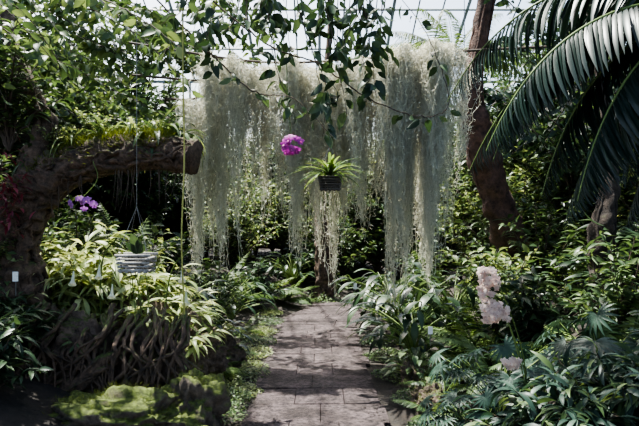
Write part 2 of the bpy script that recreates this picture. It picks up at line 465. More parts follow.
def palmate(name, n, H, R, mat, ll=0.3, nleaf=9):
    acc = Acc()
    for i in range(n):
        a = random.random() * 6.283; r = R * math.sqrt(random.random()); h = H * random.uniform(0.5, 1) * (1 - 0.25 * r / R)
        tip = np.array([math.cos(a) * r, math.sin(a) * r, h])
        P = smooth_path([(0, 0, 0), tip * [0.4, 0.4, 0.65], tip], 8)
        tubes(acc, P, 0.005, 4, M_stem)
        out = nrm(np.array([math.cos(a), math.sin(a), random.uniform(-0.5, 0.2)])); N = nrm(np.array([0, 0, 1.]) + 0.6 * out + rng.normal(0, .2, 3))
        X = nrm(np.cross(out, N)); Y = np.cross(N, X)
        th = np.linspace(-2.3, 2.3, nleaf)
        d = np.sin(th)[:, None] * X + np.cos(th)[:, None] * Y
        if np.dot(Y, out) < 0: d = -d
        leaves(acc, leaf_t(.15, 5, 'lance', .3, .8), np.repeat(tip[None], nleaf, 0), d + N * 0.15, N, ll * (0.7 + 0.3 * np.cos(th / 2)) * random.uniform(.7, 1.1), mat, random.random() * 0.6 + rng.random(nleaf) * 0.25)
    return acc.mesh(name)

def broadplant(name, n, H, R, mat, t, ll):
    acc = Acc()
    for i in range(n):
        a = random.random() * 6.283; r = R * math.sqrt(random.random()); h = H * random.uniform(0.35, 1)
        tip = np.array([math.cos(a) * r, math.sin(a) * r, h])
        P = smooth_path([(0, 0, 0), tip * [0.35, 0.35, 0.7], tip], 8)
        tubes(acc, P, 0.005, 4, M_stem)
        d = nrm(np.array([math.cos(a), math.sin(a), random.uniform(-0.4, 0.5)]) + rng.normal(0, .25, 3))
        leaves(acc, t, tip, d, [0, 0, 1], ll * random.uniform(.6, 1.1), mat)
    return acc.mesh(name)

def groundcover(name, R, n, mat, ls, H=0.15):
    acc = Acc()
    a = rng.random(n) * 6.283; r = R * np.sqrt(rng.random(n))
    z = H * rng.random(n) * (1 - (r / R) ** 2 * 0.7) * (0.7 + 0.4 * np.sin(r * 9 + a * 3))
    pos = np.stack([np.cos(a) * r, np.sin(a) * r, z], 1)
    leaves(acc, T_small, pos, rdir(n, -0.2, 0.7), nrm(np.array([0, 0, 1.]) + rng.normal(0, .3, (n, 3))), ls * rng.uniform(.6, 1.2, n), mat)
    return acc.mesh(name)

me_bg = [shrub('bg_shrub_a', 4.2, 1.5, 80, 85, T_ov3, 0.17, M_leaf_mid, 0.03, mat2=M_leaf_dark),
         shrub('bg_shrub_b', 3.6, 1.4, 80, 80, T_lan2, 0.24, M_leaf_dark, 0.03, mat2=M_leaf_mid),
         shrub('bg_shrub_c', 2.4, 1.2, 60, 60, T_ov3, 0.13, M_leaf_mid, 0.02, mat2=M_leaf_lite),
         shrub('bg_tree_d', 6.3, 1.8, 80, 85, T_ov3, 0.2, M_leaf_mid, 0.04, 0.3, mat2=M_leaf_dark)]
me_sh = [shrub('shrub_a', 1.2, 0.6, 30, 32, T_lan2, 0.14, M_leaf_mid, 0.01),
         shrub('shrub_b', 0.9, 0.55, 30, 32, T_ov, 0.09, M_leaf_lite, 0.008, mat2=M_leaf_mid),
         shrub('shrub_c', 1.0, 0.6, 26, 26, T_lan2, 0.2, M_leaf_dark, 0.01)]
me_fern = [fern('fern_a', 13, 0.75, M_fern), fern('fern_b', 15, 0.6, M_leaf_mid, 1.6), fern('fern_c', 12, 1.0, M_fern, 1.0, 0.4, 0.95, 30, 0.17)]
me_palm = fern('palm_small', 12, 1.5, M_leaf_mid, 1.1, 0.5, 0.95, 34, 0.32, leaf_t(0.11, 4, 'lance', .2, .7))
me_ros = [rosette('strap_a', 26, T_strap, 0.65, M_leaf_lite), rosette('strap_b', 24, T_strap_w, 0.55, M_leaf_mid), rosette('strap_c', 30, leaf_t(0.11, 9, 'strap', 0.35, 1.4), 0.5, M_leaf_pale, .45)]
me_pal = [palmate('palmate_a', 40, 0.75, 0.6, M_leaf_blue, 0.22, 13), palmate('palmate_b', 30, 0.6, 0.55, M_leaf_mid, 0.2, 9)]
me_lan = shrub('lance_shrub', .95, .65, 30, 30, leaf_t(.2, 6, 'lance', .3, 1.1), .22, M_leaf_blue, .008, .3, mat2=M_leaf_mid)
me_broad = [broadplant('broad_a', 60, 0.6, 0.5, M_leaf_dark, leaf_t(0.3, 6, 'lance', .3, 1.0), 0.3), broadplant('broad_b', 50, 0.55, 0.5, M_leaf_mid, T_heart, 0.2)]
me_gc = [groundcover('gc_a', 0.42, 1500, M_leaf_lite, 0.04), groundcover('gc_b', 0.45, 900, M_leaf_mid, 0.055, 0.2)]
me_lil = shrub('arching_lily', .85, .6, 34, 26, leaf_t(.16, 6, 'lance', .3, 1.2), .24, M_leaf_pale, .006, .3, mat2=M_leaf_lite)

U = random.uniform
def put(me, name, x, y, s=1.0, dz=0.0, tilt=(0, 0)):
    return place(me, name, (x, y, hgt(x, y) + dz), U(0, 6.28), s, tilt)

for x, y, m, s in [(-6.2, 12, 0, 1.1), (-5, 13.5, 1, 1.1), (-3.9, 11.6, 2, 1.1), (-3.3, 14.5, 0, 1.0), (-1.9, 13, 2, 1.2), (-.7, 14.6, 1, .95), (.6, 14.8, 2, 1.3), (-5.8, 9, 0, 1.0), (-4.7, 7.6, 1, .9), (-4.4, 9.8, 0, .95),
                   (2.0, 14.8, 1, 1.0), (3.6, 13.2, 0, 1.0), (4.9, 14, 1, 1.1), (6.2, 12, 0, 1.1), (3.4, 10.6, 2, 1.1), (4.9, 10.2, 1, 1.0), (5.4, 8, 0, .95), (6.6, 9.5, 1, 1.0), (-1.5, 11.0, 2, .8), (2.9, 10.9, 2, 1.0), (4.3, 7.4, 2, .9), (-.6, 13, 2, 0.8), (-6.8, 7, 1, 1), (-2.8, 12.6, 1, .75),
                   (-1.6, 15.6, 1, 1.0), (-3.2, 10.2, 1, .9), (3.9, 9.0, 1, .85), (4.1, 11.8, 0, 1.1), (-4.8, 11.2, 0, 1.15), (5.0, 6.2, 1, .9), (-4.6, 5.9, 1, .85), (-.2, 15.9, 0, .9), (1.4, 15.9, 0, .9)]:
    put(me_bg[m], 'background_shrub', x, y, s)
for x in np.arange(-6.5, 6.6, 1.05):
    put(me_bg[2], 'background_shrub', x, 16.6 + U(-.2, .2), (1.1, .7, .9))
for x in np.arange(-3.5, 3, .9):
    put(me_sh[0], 'leafy_shrub', x, 14.2 + U(-.3, .3), 1.6)
for x, y, s in [(-6, 13.6, 1), (-4.0, 13.4, .95), (-5.6, 10.6, .95), (3.4, 15.0, .8), (4.6, 12.6, .95), (6.2, 13.8, 1), (5.9, 10.6, .95), (5.0, 8.8, .85), (-5.2, 8.2, .85)]:
    put(me_bg[3], 'background_tree', x, y, s)
place(fern('palm_tree_crown', 15, 2.1, M_leaf_mid, 1.5, 0.1, 0.95, 44, 0.42, leaf_t(0.09, 4, 'lance', .2, .8)), 'tall_palm_fronds', (2.3, 10.6, 4.1))
# middle planting left
for x, y, me, nm, s in [
    (-2.6, 8.2, me_palm, 'understory_palm', .9), (-1.6, 9.3, me_fern[2], 'fern', 1.0), (-1.2, 8.4, me_broad[0], 'broadleaf_plant', 1.0),
    (-1.9, 7.4, me_sh[2], 'leafy_shrub', 1.0), (-1.25, 7.2, me_sh[0], 'leafy_shrub', .8), (-1.6, 6.5, me_broad[0], 'broadleaf_plant', 1.1),
    (-2.9, 6.8, me_sh[0], 'leafy_shrub', 1.1), (-2.3, 6.0, me_sh[0], 'leafy_shrub', 1.0), (-2.7, 5.6, me_sh[1], 'leafy_shrub', 1.3), (-3.5, 6.2, me_sh[2], 'leafy_shrub', 1.4),
    (-1.15, 6.0, me_broad[0], 'broadleaf_plant', .8), (-1.0, 9.9, me_sh[2], 'leafy_shrub', .8), (-.5, 11.6, me_broad[0], 'broadleaf_plant', 1.0), (-.6, 10.6, me_fern[2], 'fern', .7), (-.95, 10.6, me_fern[2], 'fern', 1.0),
    (-.25, 12.2, me_sh[2], 'leafy_shrub', .9), (.25, 11.9, me_broad[1], 'broadleaf_plant', .7), (.5, 12.8, me_sh[0], 'leafy_shrub', 1.2), (0, 11.2, me_gc[1], 'creeping_groundcover', .9), (.1, 13.6, me_sh[1], 'leafy_shrub', 1.7), (1.3, 13.8, me_sh[0], 'leafy_shrub', 1.5),
    (-3.3, 5.0, me_sh[0], 'leafy_shrub', 1.2), (-2.9, 4.6, me_broad[0], 'broadleaf_plant', 1.0), (-3.2, 7.6, me_fern[2], 'fern', 1.3), (-1.0, 7.8, me_fern[1], 'fern', .8),
    (-2.35, 4.25, me_broad[0], 'broadleaf_plant', .8), (-2.05, 3.9, me_sh[2], 'leafy_shrub', .55), (-2.6, 4.9, me_sh[1], 'leafy_shrub', .9), (-2.0, 6.6, me_sh[1], 'leafy_shrub', 1.4), (-1.7, 5.9, me_sh[1], 'leafy_shrub', 1.1),
    (-2.1, 5.7, me_lil, 'arching_lily', 1.25), (-1.7, 5.6, me_lil, 'arching_lily', 1.1), (-1.45, 5.5, me_lil, 'arching_lily', .95), (-2.05, 5.35, me_lil, 'arching_lily', 1.05), (-1.35, 6.2, me_lil, 'arching_lily', .8),
    (-1.0, 5.2, me_fern[1], 'fern', .5), (-1.05, 5.8, me_fern[0], 'fern', .6), (-.95, 6.6, me_fern[1], 'fern', .6), (-2.25, 4.6, me_sh[2], 'leafy_shrub', .6), (-2.15, 4.0, me_broad[0], 'broadleaf_plant', .6)]:
    put(me, nm, x, y, s)
for x, y in [(-1.75, 5.45), (-1.45, 5.65), (-2.0, 5.5), (-1.9, 5.2), (-1.55, 5.3), (-2.25, 5.2), (-1.25, 5.4)]:
    put(me_ros[2], 'strap_leaf_plant', x, y, U(.75, .95), U(.4, .6))
for x, y, z, m, s in [(-1.8, 4.62, .62, 1, .28), (-1.45, 4.7, .62, 0, .24), (-2.1, 4.6, .7, 1, .35), (-1.1, 5.3, .5, 1, .3), (-1.62, 4.42, .2, 1, .3), (-1.95, 4.3, .2, 0, .35)]:
    place(me_fern[m], 'fern', (x, y, z), U(0, 6), s)
for i, (x, y) in enumerate([(-.95, 5.7), (-.85, 5.2), (-.8, 6.3), (-.85, 4.8), (-.8, 6.9), (-1.2, 5.3), (-.82, 4.1), (-.78, 7.5), (-.72, 5.5), (-.74, 6.0), (-.76, 8.2), (-.75, 8.9), (-.8, 9.6)]):
    put(me_gc[i % 2], 'creeping_groundcover', x, y, U(.5, .7))
for x, y in [(.82, 5.2), (.8, 6.0), (.84, 4.4), (.74, 6.8), (.74, 3.8), (.72, 7.6)]:
    put(me_gc[1], 'creeping_groundcover', x, y, U(.5, .65))
# middle planting right
for x, y, me, nm, s in [
    (1.0, 7.3, me_broad[0], 'broadleaf_plant', 1.25), (.98, 6.4, me_broad[0], 'broadleaf_plant', 1.05), (1.5, 7.0, me_broad[0], 'broadleaf_plant', 1.3), (.95, 8.2, me_broad[0], 'broadleaf_plant', 1.25), (1.15, 9.1, me_broad[0], 'broadleaf_plant', 1.1),
    (1.5, 5.4, me_fern[1], 'fern', 1.0), (2.0, 5.9, me_sh[2], 'leafy_shrub', .9), (1.9, 8.0, me_palm, 'understory_palm', .8), (1.7, 6.3, me_fern[2], 'fern', 1.0),
    (2.7, 7.6, me_sh[0], 'leafy_shrub', 1.2), (3.2, 6.4, me_sh[2], 'leafy_shrub', 1.3), (2.6, 5.4, me_sh[0], 'leafy_shrub', 1.0), (3.3, 8.4, me_palm, 'understory_palm', 1.1),
    (1.3, 4.5, me_pal[0], 'palmate_leaf_plant', .8), (2.0, 4.4, me_pal[0], 'palmate_leaf_plant', .95), (1.0, 3.85, me_pal[0], 'palmate_leaf_plant', .62),
    (1.05, 5.2, me_fern[1], 'fern', .75), (2.3, 3.9, me_sh[2], 'leafy_shrub', .8), (2.4, 4.8, me_fern[2], 'fern', 1.0), (2.1, 9.4, me_fern[2], 'fern', 1.2), (2.8, 9.6, me_sh[0], 'leafy_shrub', 1.3),
    (1.7, 9.6, me_sh[0], 'leafy_shrub', .9), (1.35, 3.5, me_lan, 'lance_leaf_shrub', .75), (1.75, 3.6, me_lan, 'lance_leaf_shrub', .8),
    (.88, 5.7, me_broad[1], 'broadleaf_plant', .6), (.88, 4.7, me_fern[1], 'fern', .6), (3.6, 5.2, me_sh[0], 'leafy_shrub', 1.5), (2.0, 7.0, me_sh[1], 'leafy_shrub', 1.3), (1.6, 6.0, me_fern[2], 'fern', .95)]:
    put(me, nm, x, y, s)

# ------------------------------------------------------------------ tree trunks
def trunk(name, ctrl, radii, mat, n=60, amp=.25, freq=5, roots=0):
    a = Acc(); gnarly(a, ctrl, radii, mat, n, 24, amp, freq, True, roots); return a.obj(name)
trunk('tree_trunk', [(2.75, 8.4, .2), (2.55, 8.3, 1.2), (2.3, 8.2, 1.9), (2.08, 8.1, 2.6), (1.98, 8, 3.4), (2.3, 8, 5.2), (2.5, 8, 7)], [.28, .22, .2, .2, .11, .09, .08], M_bark_red, 80, .2, 6, 10)
trunk('tree_trunk', [(0.10, 11.3, 0), (.09, 11.3, .8), (.05, 11.3, 1.4), (0.0, 11.3, 3), (.2, 11.3, 5), (0.1, 11.3, 6)], [.19, .16, .12, .06, .05, .03], M_bark, 70, .25, 6, 8)
trunk('tree_trunk', [(2.85, 6.2, .2), (2.85, 6.2, .8), (2.82, 6.2, 1.4), (2.95, 6.3, 2.2), (2.7, 6.3, 4)], [.16, .14, .12, .06, .04], M_bark_dk, 70, .25, 7, 10)
trunk('tree_trunk', [(-4.0, 8.4, .3), (-3.9, 8.4, 2), (-4.2, 8.4, 4), (-3.8, 8.4, 7)], [.22, .18, .16, .1], M_bark_dk, 70)

acc = Acc()
gnarly(acc, [(-2.55, 5.0, .3), (-2.42, 5.0, .9), (-2.5, 5, 1.3), (-2.38, 5.0, 1.65), (-2.15, 5, 1.9), (-1.8, 5, 2.05), (-1.45, 4.95, 2.08), (-1.17, 4.9, 2.07), (-.98, 4.85, 2.03)],
       [.32, .22, .2, .19, .17, .145, .13, .125, .135], M_bark, 150, 36, .22, 11, True, 80)
gnarly(acc, [(-2.4, 5, 1.6), (-2.3, 5.05, 2.0), (-2.25, 5.1, 2.3), (-2.6, 5.3, 3.0), (-2.9, 5.5, 4.0)], [.18, .13, .09, .06, .03], M_bark, 60, 18, .25, 9, True, 8)
gnarly(acc, [(-2.45, 4.95, 1.2), (-2.8, 4.9, 1.7), (-3.2, 4.9, 2.2), (-3.5, 5, 3)], [.15, .13, .1, .06], M_bark, 40, 14, .25, 9, True, 8)
gnarly(acc, [(-2.4, 4.95, .8), (-2.1, 4.8, .6), (-1.8, 4.6, .45), (-1.5, 4.55, .2)], [.16, .12, .09, .06], M_bark, 60, 18, .25, 10, True, 14)
gnarly(acc, [(-2.3, 4.9, .6), (-1.9, 4.55, .3), (-1.6, 4.5, .5), (-1.4, 4.6, .6)], [.12, .08, .06, .03], M_bark, 50, 14, .25, 10, True, 10)
for i in range(56):
    x = U(-2.3, -1.0); z = U(.6, .9); x2 = x + U(-.3, .3)
    tubes(acc, smooth_path([(x, 4.8, z), (x + U(-.1, .1), 4.5, z - .15), (x2, 4.47, z - U(.3, .45)), (x2 + U(-.15, .15), 4.4, .12)], 14) + rng.normal(0, .006, (14, 3)), np.linspace(U(.01, .026), .005, 14), 6, M_bark, [.5])
for i in range(20):
    x = U(-2.1, -1.0); z = 2.0 - max(0, (-1.8 - x)) * .5
    tubes(acc, smooth_path([(x, 4.9, z), (x + U(-.03, .03), 4.88, z - .15), (x + U(-.05, .05), 4.88, z - U(.2, .4))], 8), np.linspace(.006, .002, 8), 4, M_wood)
n = 8000
u = rng.random(n); Pb = smooth_path([(-2.42, 5.0, 1.2), (-2.38, 5, 1.65), (-2.15, 5, 1.9), (-1.8, 5, 2.05), (-1.45, 4.95, 2.08), (-1.12, 4.9, 2.07)], 60)
ii = (u * 58).astype(int); an = rng.normal(0, .6, n)
rad = np.interp(u, [0, .4, 1], [.19, .155, .13])
pos = Pb[ii] + np.stack([np.zeros(n), np.sin(an) * rad, np.cos(an) * rad], 1) + rng.normal(0, .012, (n, 3))
leaves(acc, T_blade, pos, np.stack([rng.normal(0, .6, n), np.sin(an), np.cos(an)], 1), rdir(n), rng.uniform(.03, .08, n), M_mossg)
acc.obj('mossy_arching_trunk')
for x, z, s, m in [(-1.32, 2.18, .8, 1), (-1.5, 2.2, .6, 0), (-1.15, 2.18, .65, 1), (-1.75, 2.18, .55, 1), (-1.05, 2.15, .5, 0), (-2.0, 2.12, .6, 0), (-2.3, 2.0, .6, 1)]:
    place(me_ros[m], 'epiphyte_strap_plant', (x, 5.02, z), U(0, 6), (s * .75, s * .6, s * 1.35))
for x, y, z, s in [(-1.85, 5.12, 2.12, .42), (-1.4, 5.12, 2.14, .3), (-2.15, 5.05, 2.0, .4), (-2.5, 5.0, 2.1, .9), (-2.7, 5.1, 1.2, .8), (-2.5, 4.8, 1.1, .4)]:
    place(me_sh[1 if s < .5 else 0], 'epiphyte_shrublet', (x, y, z), U(0, 6), s)

# ------------------------------------------------------------------ rocks
def rock(name, loc, s, mat, seed, rz=0, tuft=0):
    import bmesh
    bm = bmesh.new(); bmesh.ops.create_icosphere(bm, subdivisions=6 if tuft == 0 else 5, radius=1)
    for v in bm.verts:
        c = v.co.copy()
        f = 1 + .4 * mnoise.fractal(c * 1.3 + Vector((seed * 7, 0, 0)), 1, 2, 3) + .2 * mnoise.fractal(c * 4 + Vector((seed, 3, 0)), .8, 2, 6)
        v.co = c * f
        v.co.x *= s[0]; v.co.y *= s[1]; v.co.z *= s[2]
    bm.normal_update()
    me = bpy.data.meshes.new(name); bm.to_mesh(me)
    for p in me.polygons: p.use_smooth = True
    me.materials.append(mat)
    co = np.array([v.co[:] for v in me.vertices]); no = np.array([v.normal[:] for v in me.vertices])
    bm.free()
    o = bpy.data.objects.new(name, me); o.location = loc; o.rotation_euler = (0, 0, rz); scn.collection.objects.link(o)
    sel = np.where(no[:, 2] > .45)[0]; k = tuft or 500; idx = rng.choice(sel, k)
    a = Acc(); leaves(a, T_blade, co[idx] + rng.normal(0, .012, (k, 3)), no[idx] + rng.normal(0, .5, (k, 3)), rdir(k), rng.uniform(.015, .04, k), M_mossg)
    t = a.obj('moss_tufts'); t.parent = o
    return o
rock('mossy_rock', (-1.35, 4.15, .2), (.5, .26, .2), M_rockg, 1, 0, 2500)
rock('mossy_rock', (-.88, 4.35, .24), (.22, .22, .26), M_rockg, 2, .3, 900)
rock('rock', (-1.75, 4.74, .42), (.34, .2, .34), M_rock, 3)
rock('rock', (-1.35, 4.8, .40), (.25, .2, .3), M_rock, 4)
rock('rock', (-2.1, 4.85, .45), (.28, .25, .38), M_rock, 5)
rock('rock', (-1.15, 5.45, .36), (.28, .18, .3), M_rock, 6)
rock('rock', (-1.0, 6.1, .22), (.2, .16, .24), M_rock, 7)
rock('rock', (-1.6, 5.4, .45), (.38, .25, .35), M_rock, 8)
rock('rock', (.88, 5.0, .08), (.14, .22, .13), M_rock, 9)
rock('rock', (.86, 5.7, .1), (.12, .18, .15), M_rock, 10)

# ------------------------------------------------------------------ spanish moss
def moss(acc, tops, L, ns, spread, r=.0024):
    k = 34
    c = len(tops); m = c * ns
    ci = np.repeat(np.arange(c), ns)
    LL = L[ci] * np.clip(rng.beta(2.2, 1.3, m) * 1.15, .15, 1.15)
    s = np.linspace(0, 1, k)
    P = np.zeros((m, k, 3))
    off = rng.normal(0, 1, (m, 2)) * spread[ci][:, None]
    P[:] = tops[ci][:, None]
    P[:, :, 2] -= LL[:, None] * s
    env = np.interp(s, [0, .1, .4, 1], [.6, 1.2, 1.0, .5])
    P[:, :, 0] += off[:, 0:1] * env; P[:, :, 1] += off[:, 1:2] * env
    cw = rng.normal(0, .010, (c, k, 2)); cw = np.cumsum(cw, axis=1)
    P[:, :, :2] += cw[ci] * .7
    w = rng.normal(0, .006, (m, k, 2)); w = np.cumsum(w, axis=1); w -= s[None, :, None] * w[:, -1:] * .6
    P[:, :, :2] += w
    P[:, :, :2] += rng.normal(0, .006, (m, k, 2))
    tubes(acc, P, np.full((m, k), r), 3, M_moss, rng.random(m) * .9)
    nt = m * 44
    mi = rng.integers(0, m, nt); ki = rng.integers(0, k, nt)
    leaves(acc, leaf_t(.08, 2, 'lance', .3, 1.4), P[mi, ki], rdir(nt, -.9, .5), rdir(nt), rng.uniform(.03, .07, nt), M_moss, rng.random(nt))

acc = Acc()
cols = [(-1.32, -1.08, 2.75, 1.30, 8, 6.2), (-1.12, -.80, 3.1, 1.32, 11, 6.3), (-.80, -.62, 3.05, 1.75, 5, 6.4), (-.62, -.22, 3.1, 1.55, 11, 6.3), (-.22, .22, 3.05, 1.45, 10, 6.5), (-.05, .25, 2.7, 1.12, 6, 6.6),
        (.22, .50, 3.1, 1.65, 8, 6.3), (.48, .82, 3.15, 1.1, 14, 6.2), (.78, 1.12, 3.2, 1.15, 14, 6.2), (1.08, 1.42, 3.22, 1.4, 14, 6.2), (.95, 1.3, 2.5, .95, 5, 7.0)]
tops = []; Ls = []
for x0, x1, zt, zb, n, yy in cols:
    for i in range(n):
        x = U(x0, x1); z = zt + U(-.06, .08)
        tops.append((x, yy + U(-.25, .35), z)); Ls.append((z - zb) * U(.45, 1.15))
tops = np.array(tops); Ls = np.array(Ls)
moss(acc, tops, Ls, 34, rng.uniform(.022, .062, len(tops)))
# airy, wide wisps that bridge the gaps
n = 34
tp = np.stack([np.linspace(-1.2, 1.4, n), 6.35 + rng.uniform(-.2, .3, n), 3.08 + rng.uniform(-.05, .08, n)], 1)
moss(acc, tp, rng.uniform(.8, 1.5, n), 13, rng.uniform(.08, .12, n), .002)
acc.obj('spanish_moss_curtain')
acc = Acc()
for pts in ([(-1.9, 6.2, 3.3), (-.6, 6.25, 3.12), (.4, 6.2, 3.14), (1.5, 6.2, 3.22), (2.6, 6.3, 3.3)], [(-1.9, 6.3, 3.0), (-1.0, 6.35, 2.95), (0, 6.6, 3.1), (1.2, 7.0, 2.6)], [(-1.5, 6.1, 2.72), (-1.2, 6.2, 2.76), (-.9, 6.4, 3.1)]):
    tubes(acc, smooth_path(pts, 30), .012, 6, M_wood)
for x in (-1.5, 0, 1.45): tubes(acc, [(x, 6.22, 3.14), (x, 6.22, 9.6)], .004, 4, M_wire)
acc.obj('hanging_liana_support')

# ------------------------------------------------------------------ top vines with leaves
def vine(acc, ctrl, mat, ls, step=.05, t=T_ov, r=.005, hang=0.6, wood=M_wood):
    Lc = np.sum(np.linalg.norm(np.diff(np.array(ctrl), axis=0), axis=1))
    P = smooth_path(ctrl, max(10, int(Lc / .04)))
    P[1:-1] += rng.normal(0, .004, P[1:-1].shape)
    tubes(acc, P, np.linspace(r, r * .35, len(P)), 5, wood)
    n = int(Lc / step); u = rng.uniform(.05, 1, n) * (len(P) - 1.01); i0 = u.astype(int)
    pos = P[i0]; d = rdir(n, -.5, .3) + np.array([0, 0, -hang])
    st = pos + nrm(d) * .03
    leaves(acc, t, st, d, rdir(n, 0, 1), ls * rng.uniform(.6, 1.15, n), mat)
acc = Acc()
for i in range(28):
    x = U(-1.0, .6); yb = U(4.2, 5.2); zt = U(3.0, 3.3); L = U(.15, .6) * (1.2 if -.3 < x < .5 else .8)
    dx = U(-.3, .3)
    vine(acc, [(x, yb, zt + .3), (x + dx * .3, yb, zt), (x + dx * .7, yb + U(-.1, .1), zt - L * .5), (x + dx, yb, zt - L)], M_leaf_dark, .13, .045)
for pts in ([(-.9, 4.8, 3.3), (-.4, 4.8, 2.9), (0, 4.8, 2.75), (.35, 4.8, 2.5), (.75, 4.8, 2.35), (1.0, 4.8, 2.45), (.85, 4.9, 3.0), (.6, 5, 3.4)], [(-1.3, 4.9, 3.3), (-.8, 4.9, 2.8), (-.5, 4.9, 2.55), (-.2, 4.9, 2.5), (.1, 4.9, 2.2)]):
    vine(acc, pts, M_leaf_dark, .12, .08, r=.008)
for pts in ([(-.2, 4.5, 3.3), (-.1, 4.5, 2.9), (.05, 4.5, 2.5), (.02, 4.5, 2.15)], [(.3, 4.6, 3.3), (.38, 4.6, 2.8), (.42, 4.6, 2.45)], [(-.4, 4.7, 3.3), (-.35, 4.7, 2.8), (-.2, 4.7, 2.35)], [(0, 4.4, 3.3), (.1, 4.4, 2.8), (.2, 4.4, 2.3)]):
    vine(acc, pts, M_leaf_dark, .13, .035)
acc.obj('hanging_leafy_vine')
acc = Acc()
for i in range(56):
    x = U(-4.6, -1.2); y0 = U(6.5, 8.8); z = U(2.6, 4.4)
    if x > -1.9: z = max(z, 3.2)
    a = U(-.9, .9); L = U(.5, 1.1)
    vine(acc, [(x - .3, y0, z + .35), (x, y0 + .1 * a, z + .2), (x + L * .5, y0 + a * .3, z), (x + L, y0 + a * .5, z - U(.1, .5))], M_leaf_mid, .14, .02, r=.008, hang=.3)
for i in range(9):
    x = U(-2.9, -1.4); y0 = U(4.3, 5.0); z = U(2.8, 3.3)
    a = U(-.9, .9); L = U(.4, .9)
    vine(acc, [(x - .3, y0, z + .35), (x, y0 + .1 * a, z + .2), (x + L * .5, y0 + a * .3, z), (x + L, y0 + a * .5, z - U(.1, .5))], M_leaf_mid, .13, .03, r=.008, hang=.3)
acc.obj('overhanging_tree_branches')
acc = Acc()
for i in range(34):
    x = U(1.9, 4.6); y0 = U(6.8, 9); z = U(2.5, 4.4); a = U(-.9, .9); L = U(.5, 1.1)
    vine(acc, [(x + .3, y0, z + .35), (x, y0 + .1 * a, z + .2), (x - L * .4, y0 + a * .3, z), (x - L * .8, y0 + a * .5, z - U(.1, .5))] if x > 2.8 else [(x, y0, z + .3), (x + .2, y0, z + .2), (x + .5, y0, z - .1), (x + .7, y0, z - .4)], M_leaf_dark, .15, .022, r=.01, hang=.3)
acc.obj('overhanging_tree_branches')
def crown(name, cx, cy, cz, R, n, mat):  # leafy crown out of view overhead, added for canopy shade
    acc = Acc()
    for i in range(n):
        d = rdir(1, -.2, .6)[0]; e = np.array([cx, cy, cz]) + d * [R, R, R * .45] * U(.5, 1)
        vine(acc, [(cx, cy, cz - .5), (np.array([cx, cy, cz]) + e) / 2 + rng.normal(0, .15, 3), e], mat, .2, .05, r=.03, hang=.1)
    return acc.obj(name)
crown('unseen_shade_crown', 2.5, 8, 6.6, 1.9, 36, M_leaf_mid)
crown('unseen_shade_crown', -3.9, 8.3, 6.6, 1.7, 30, M_leaf_mid)
crown('unseen_shade_crown', 1.0, 4.8, 5.4, 1.8, 44, M_leaf_mid)  # no trunk; added above the frame to dapple path and right foreground

# ------------------------------------------------------------------ cycad upper right
acc = Acc()
crownp = np.array([1.85, 2.8, 2.5])
gnarly(acc, [(2.0, 2.9, .2), (1.92, 2.85, 1.2), (1.85, 2.8, 2.5)], [.2, .17, .15], M_bark_dk, 50, 20, .35, 9, True)
for d, L, g in [((-.9, .05, .35), 1.35, 2.0), ((-.8, .4, .3), 1.45, 1.9), ((-.75, -.1, -.1), 1.15, 2.0), ((-.5, .5, -.25), 1.2, 1.6), ((-.6, .25, .6), 1.5, 2.2), ((-.85, .2, .05), 1.2, 2.2), ((-.7, .25, .35), 1.35, 2.3),
                ((-.3, -.7, .5), 1.4, 1.8), ((.6, .5, .5), 1.5, 1.6), ((.8, -.3, .5), 1.4, 1.6), ((.1, .9, .3), 1.5, 1.9), ((-.2, .6, .7), 1.5, 1.9), ((-.3, .3, -.6), 1.0, .8)]:
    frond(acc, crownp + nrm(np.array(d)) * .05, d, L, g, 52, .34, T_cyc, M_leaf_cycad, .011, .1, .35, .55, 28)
acc.obj('cycad')

# ------------------------------------------------------------------ flowers
def orchid(acc, p, nv, s, mat, lip=M_lip):
    nv = nrm(np.array(nv, float)); X = nrm(np.cross(nv, [0, 0, 1.])); Y = np.cross(X, nv)
    th = np.array([0, 2 * math.pi / 5, 4 * math.pi / 5, 6 * math.pi / 5, 8 * math.pi / 5])
    d = np.sin(th)[:, None] * X + np.cos(th)[:, None] * Y + nv * .25
    leaves(acc, T_pet, np.repeat(np.array(p)[None], 5, 0), d, nv, s * np.array([.5, .6, .5, .5, .6]), mat)
    leaves(acc, T_petn, np.array(p)[None], (nv * .8 - Y * .5)[None], Y, s * .35, lip, [.5])
acc = Acc()
tubes(acc, smooth_path([(-.32, 5.9, 3.2), (-.3, 5.9, 2.7), (-.27, 5.88, 2.35)], 14), .004, 5, M_stem)
for i in range(16):
    q = rdir(1)[0] * [.08, .05, .08]; orchid(acc, np.array([-.25, 5.78, 2.23]) + q, q + [0, -.12, 0.01], .085, M_mag)
acc.obj('magenta_orchid')
acc = Acc()
tubes(acc, smooth_path([(-1.75, 4.8, 2.0), (-1.7, 4.75, 1.85), (-1.85, 4.75, 1.68)], 10), .003, 4, M_stem)
for i in range(12):
    q = rdir(1)[0] * [.1, .04, .05]; orchid(acc, np.array([-1.8, 4.72, 1.68]) + q, q + [0, -.1, 0], .055, M_lilac)
acc.obj('lilac_orchid')
acc = Acc()
for cx, cy, cz, rx, rz_, n in [(1.05, 3.9, 1.19, .09, .11, 38), (1.10, 3.9, .97, .115, .095, 38), (1.20, 3.85, .68, .065, .055, 12), (1.05, 3.9, 1.08, .05, .08, 8)]:
    tubes(acc, smooth_path([(1.35, 4.0, .3), (1.3, 3.98, cz * .6), (cx + .08, cy, cz - .05), (cx, cy, cz)], 14), .004, 5, M_stem)
    for i in range(n):
        q = rdir(1)[0] * [rx, .06, rz_] * U(.4, 1); orchid(acc, np.array([cx, cy, cz]) + q, q * 3 + [0, -.3, .05], .05, M_blush, M_liplt)
acc.obj('blush_orchid_spray')
acc = Acc()
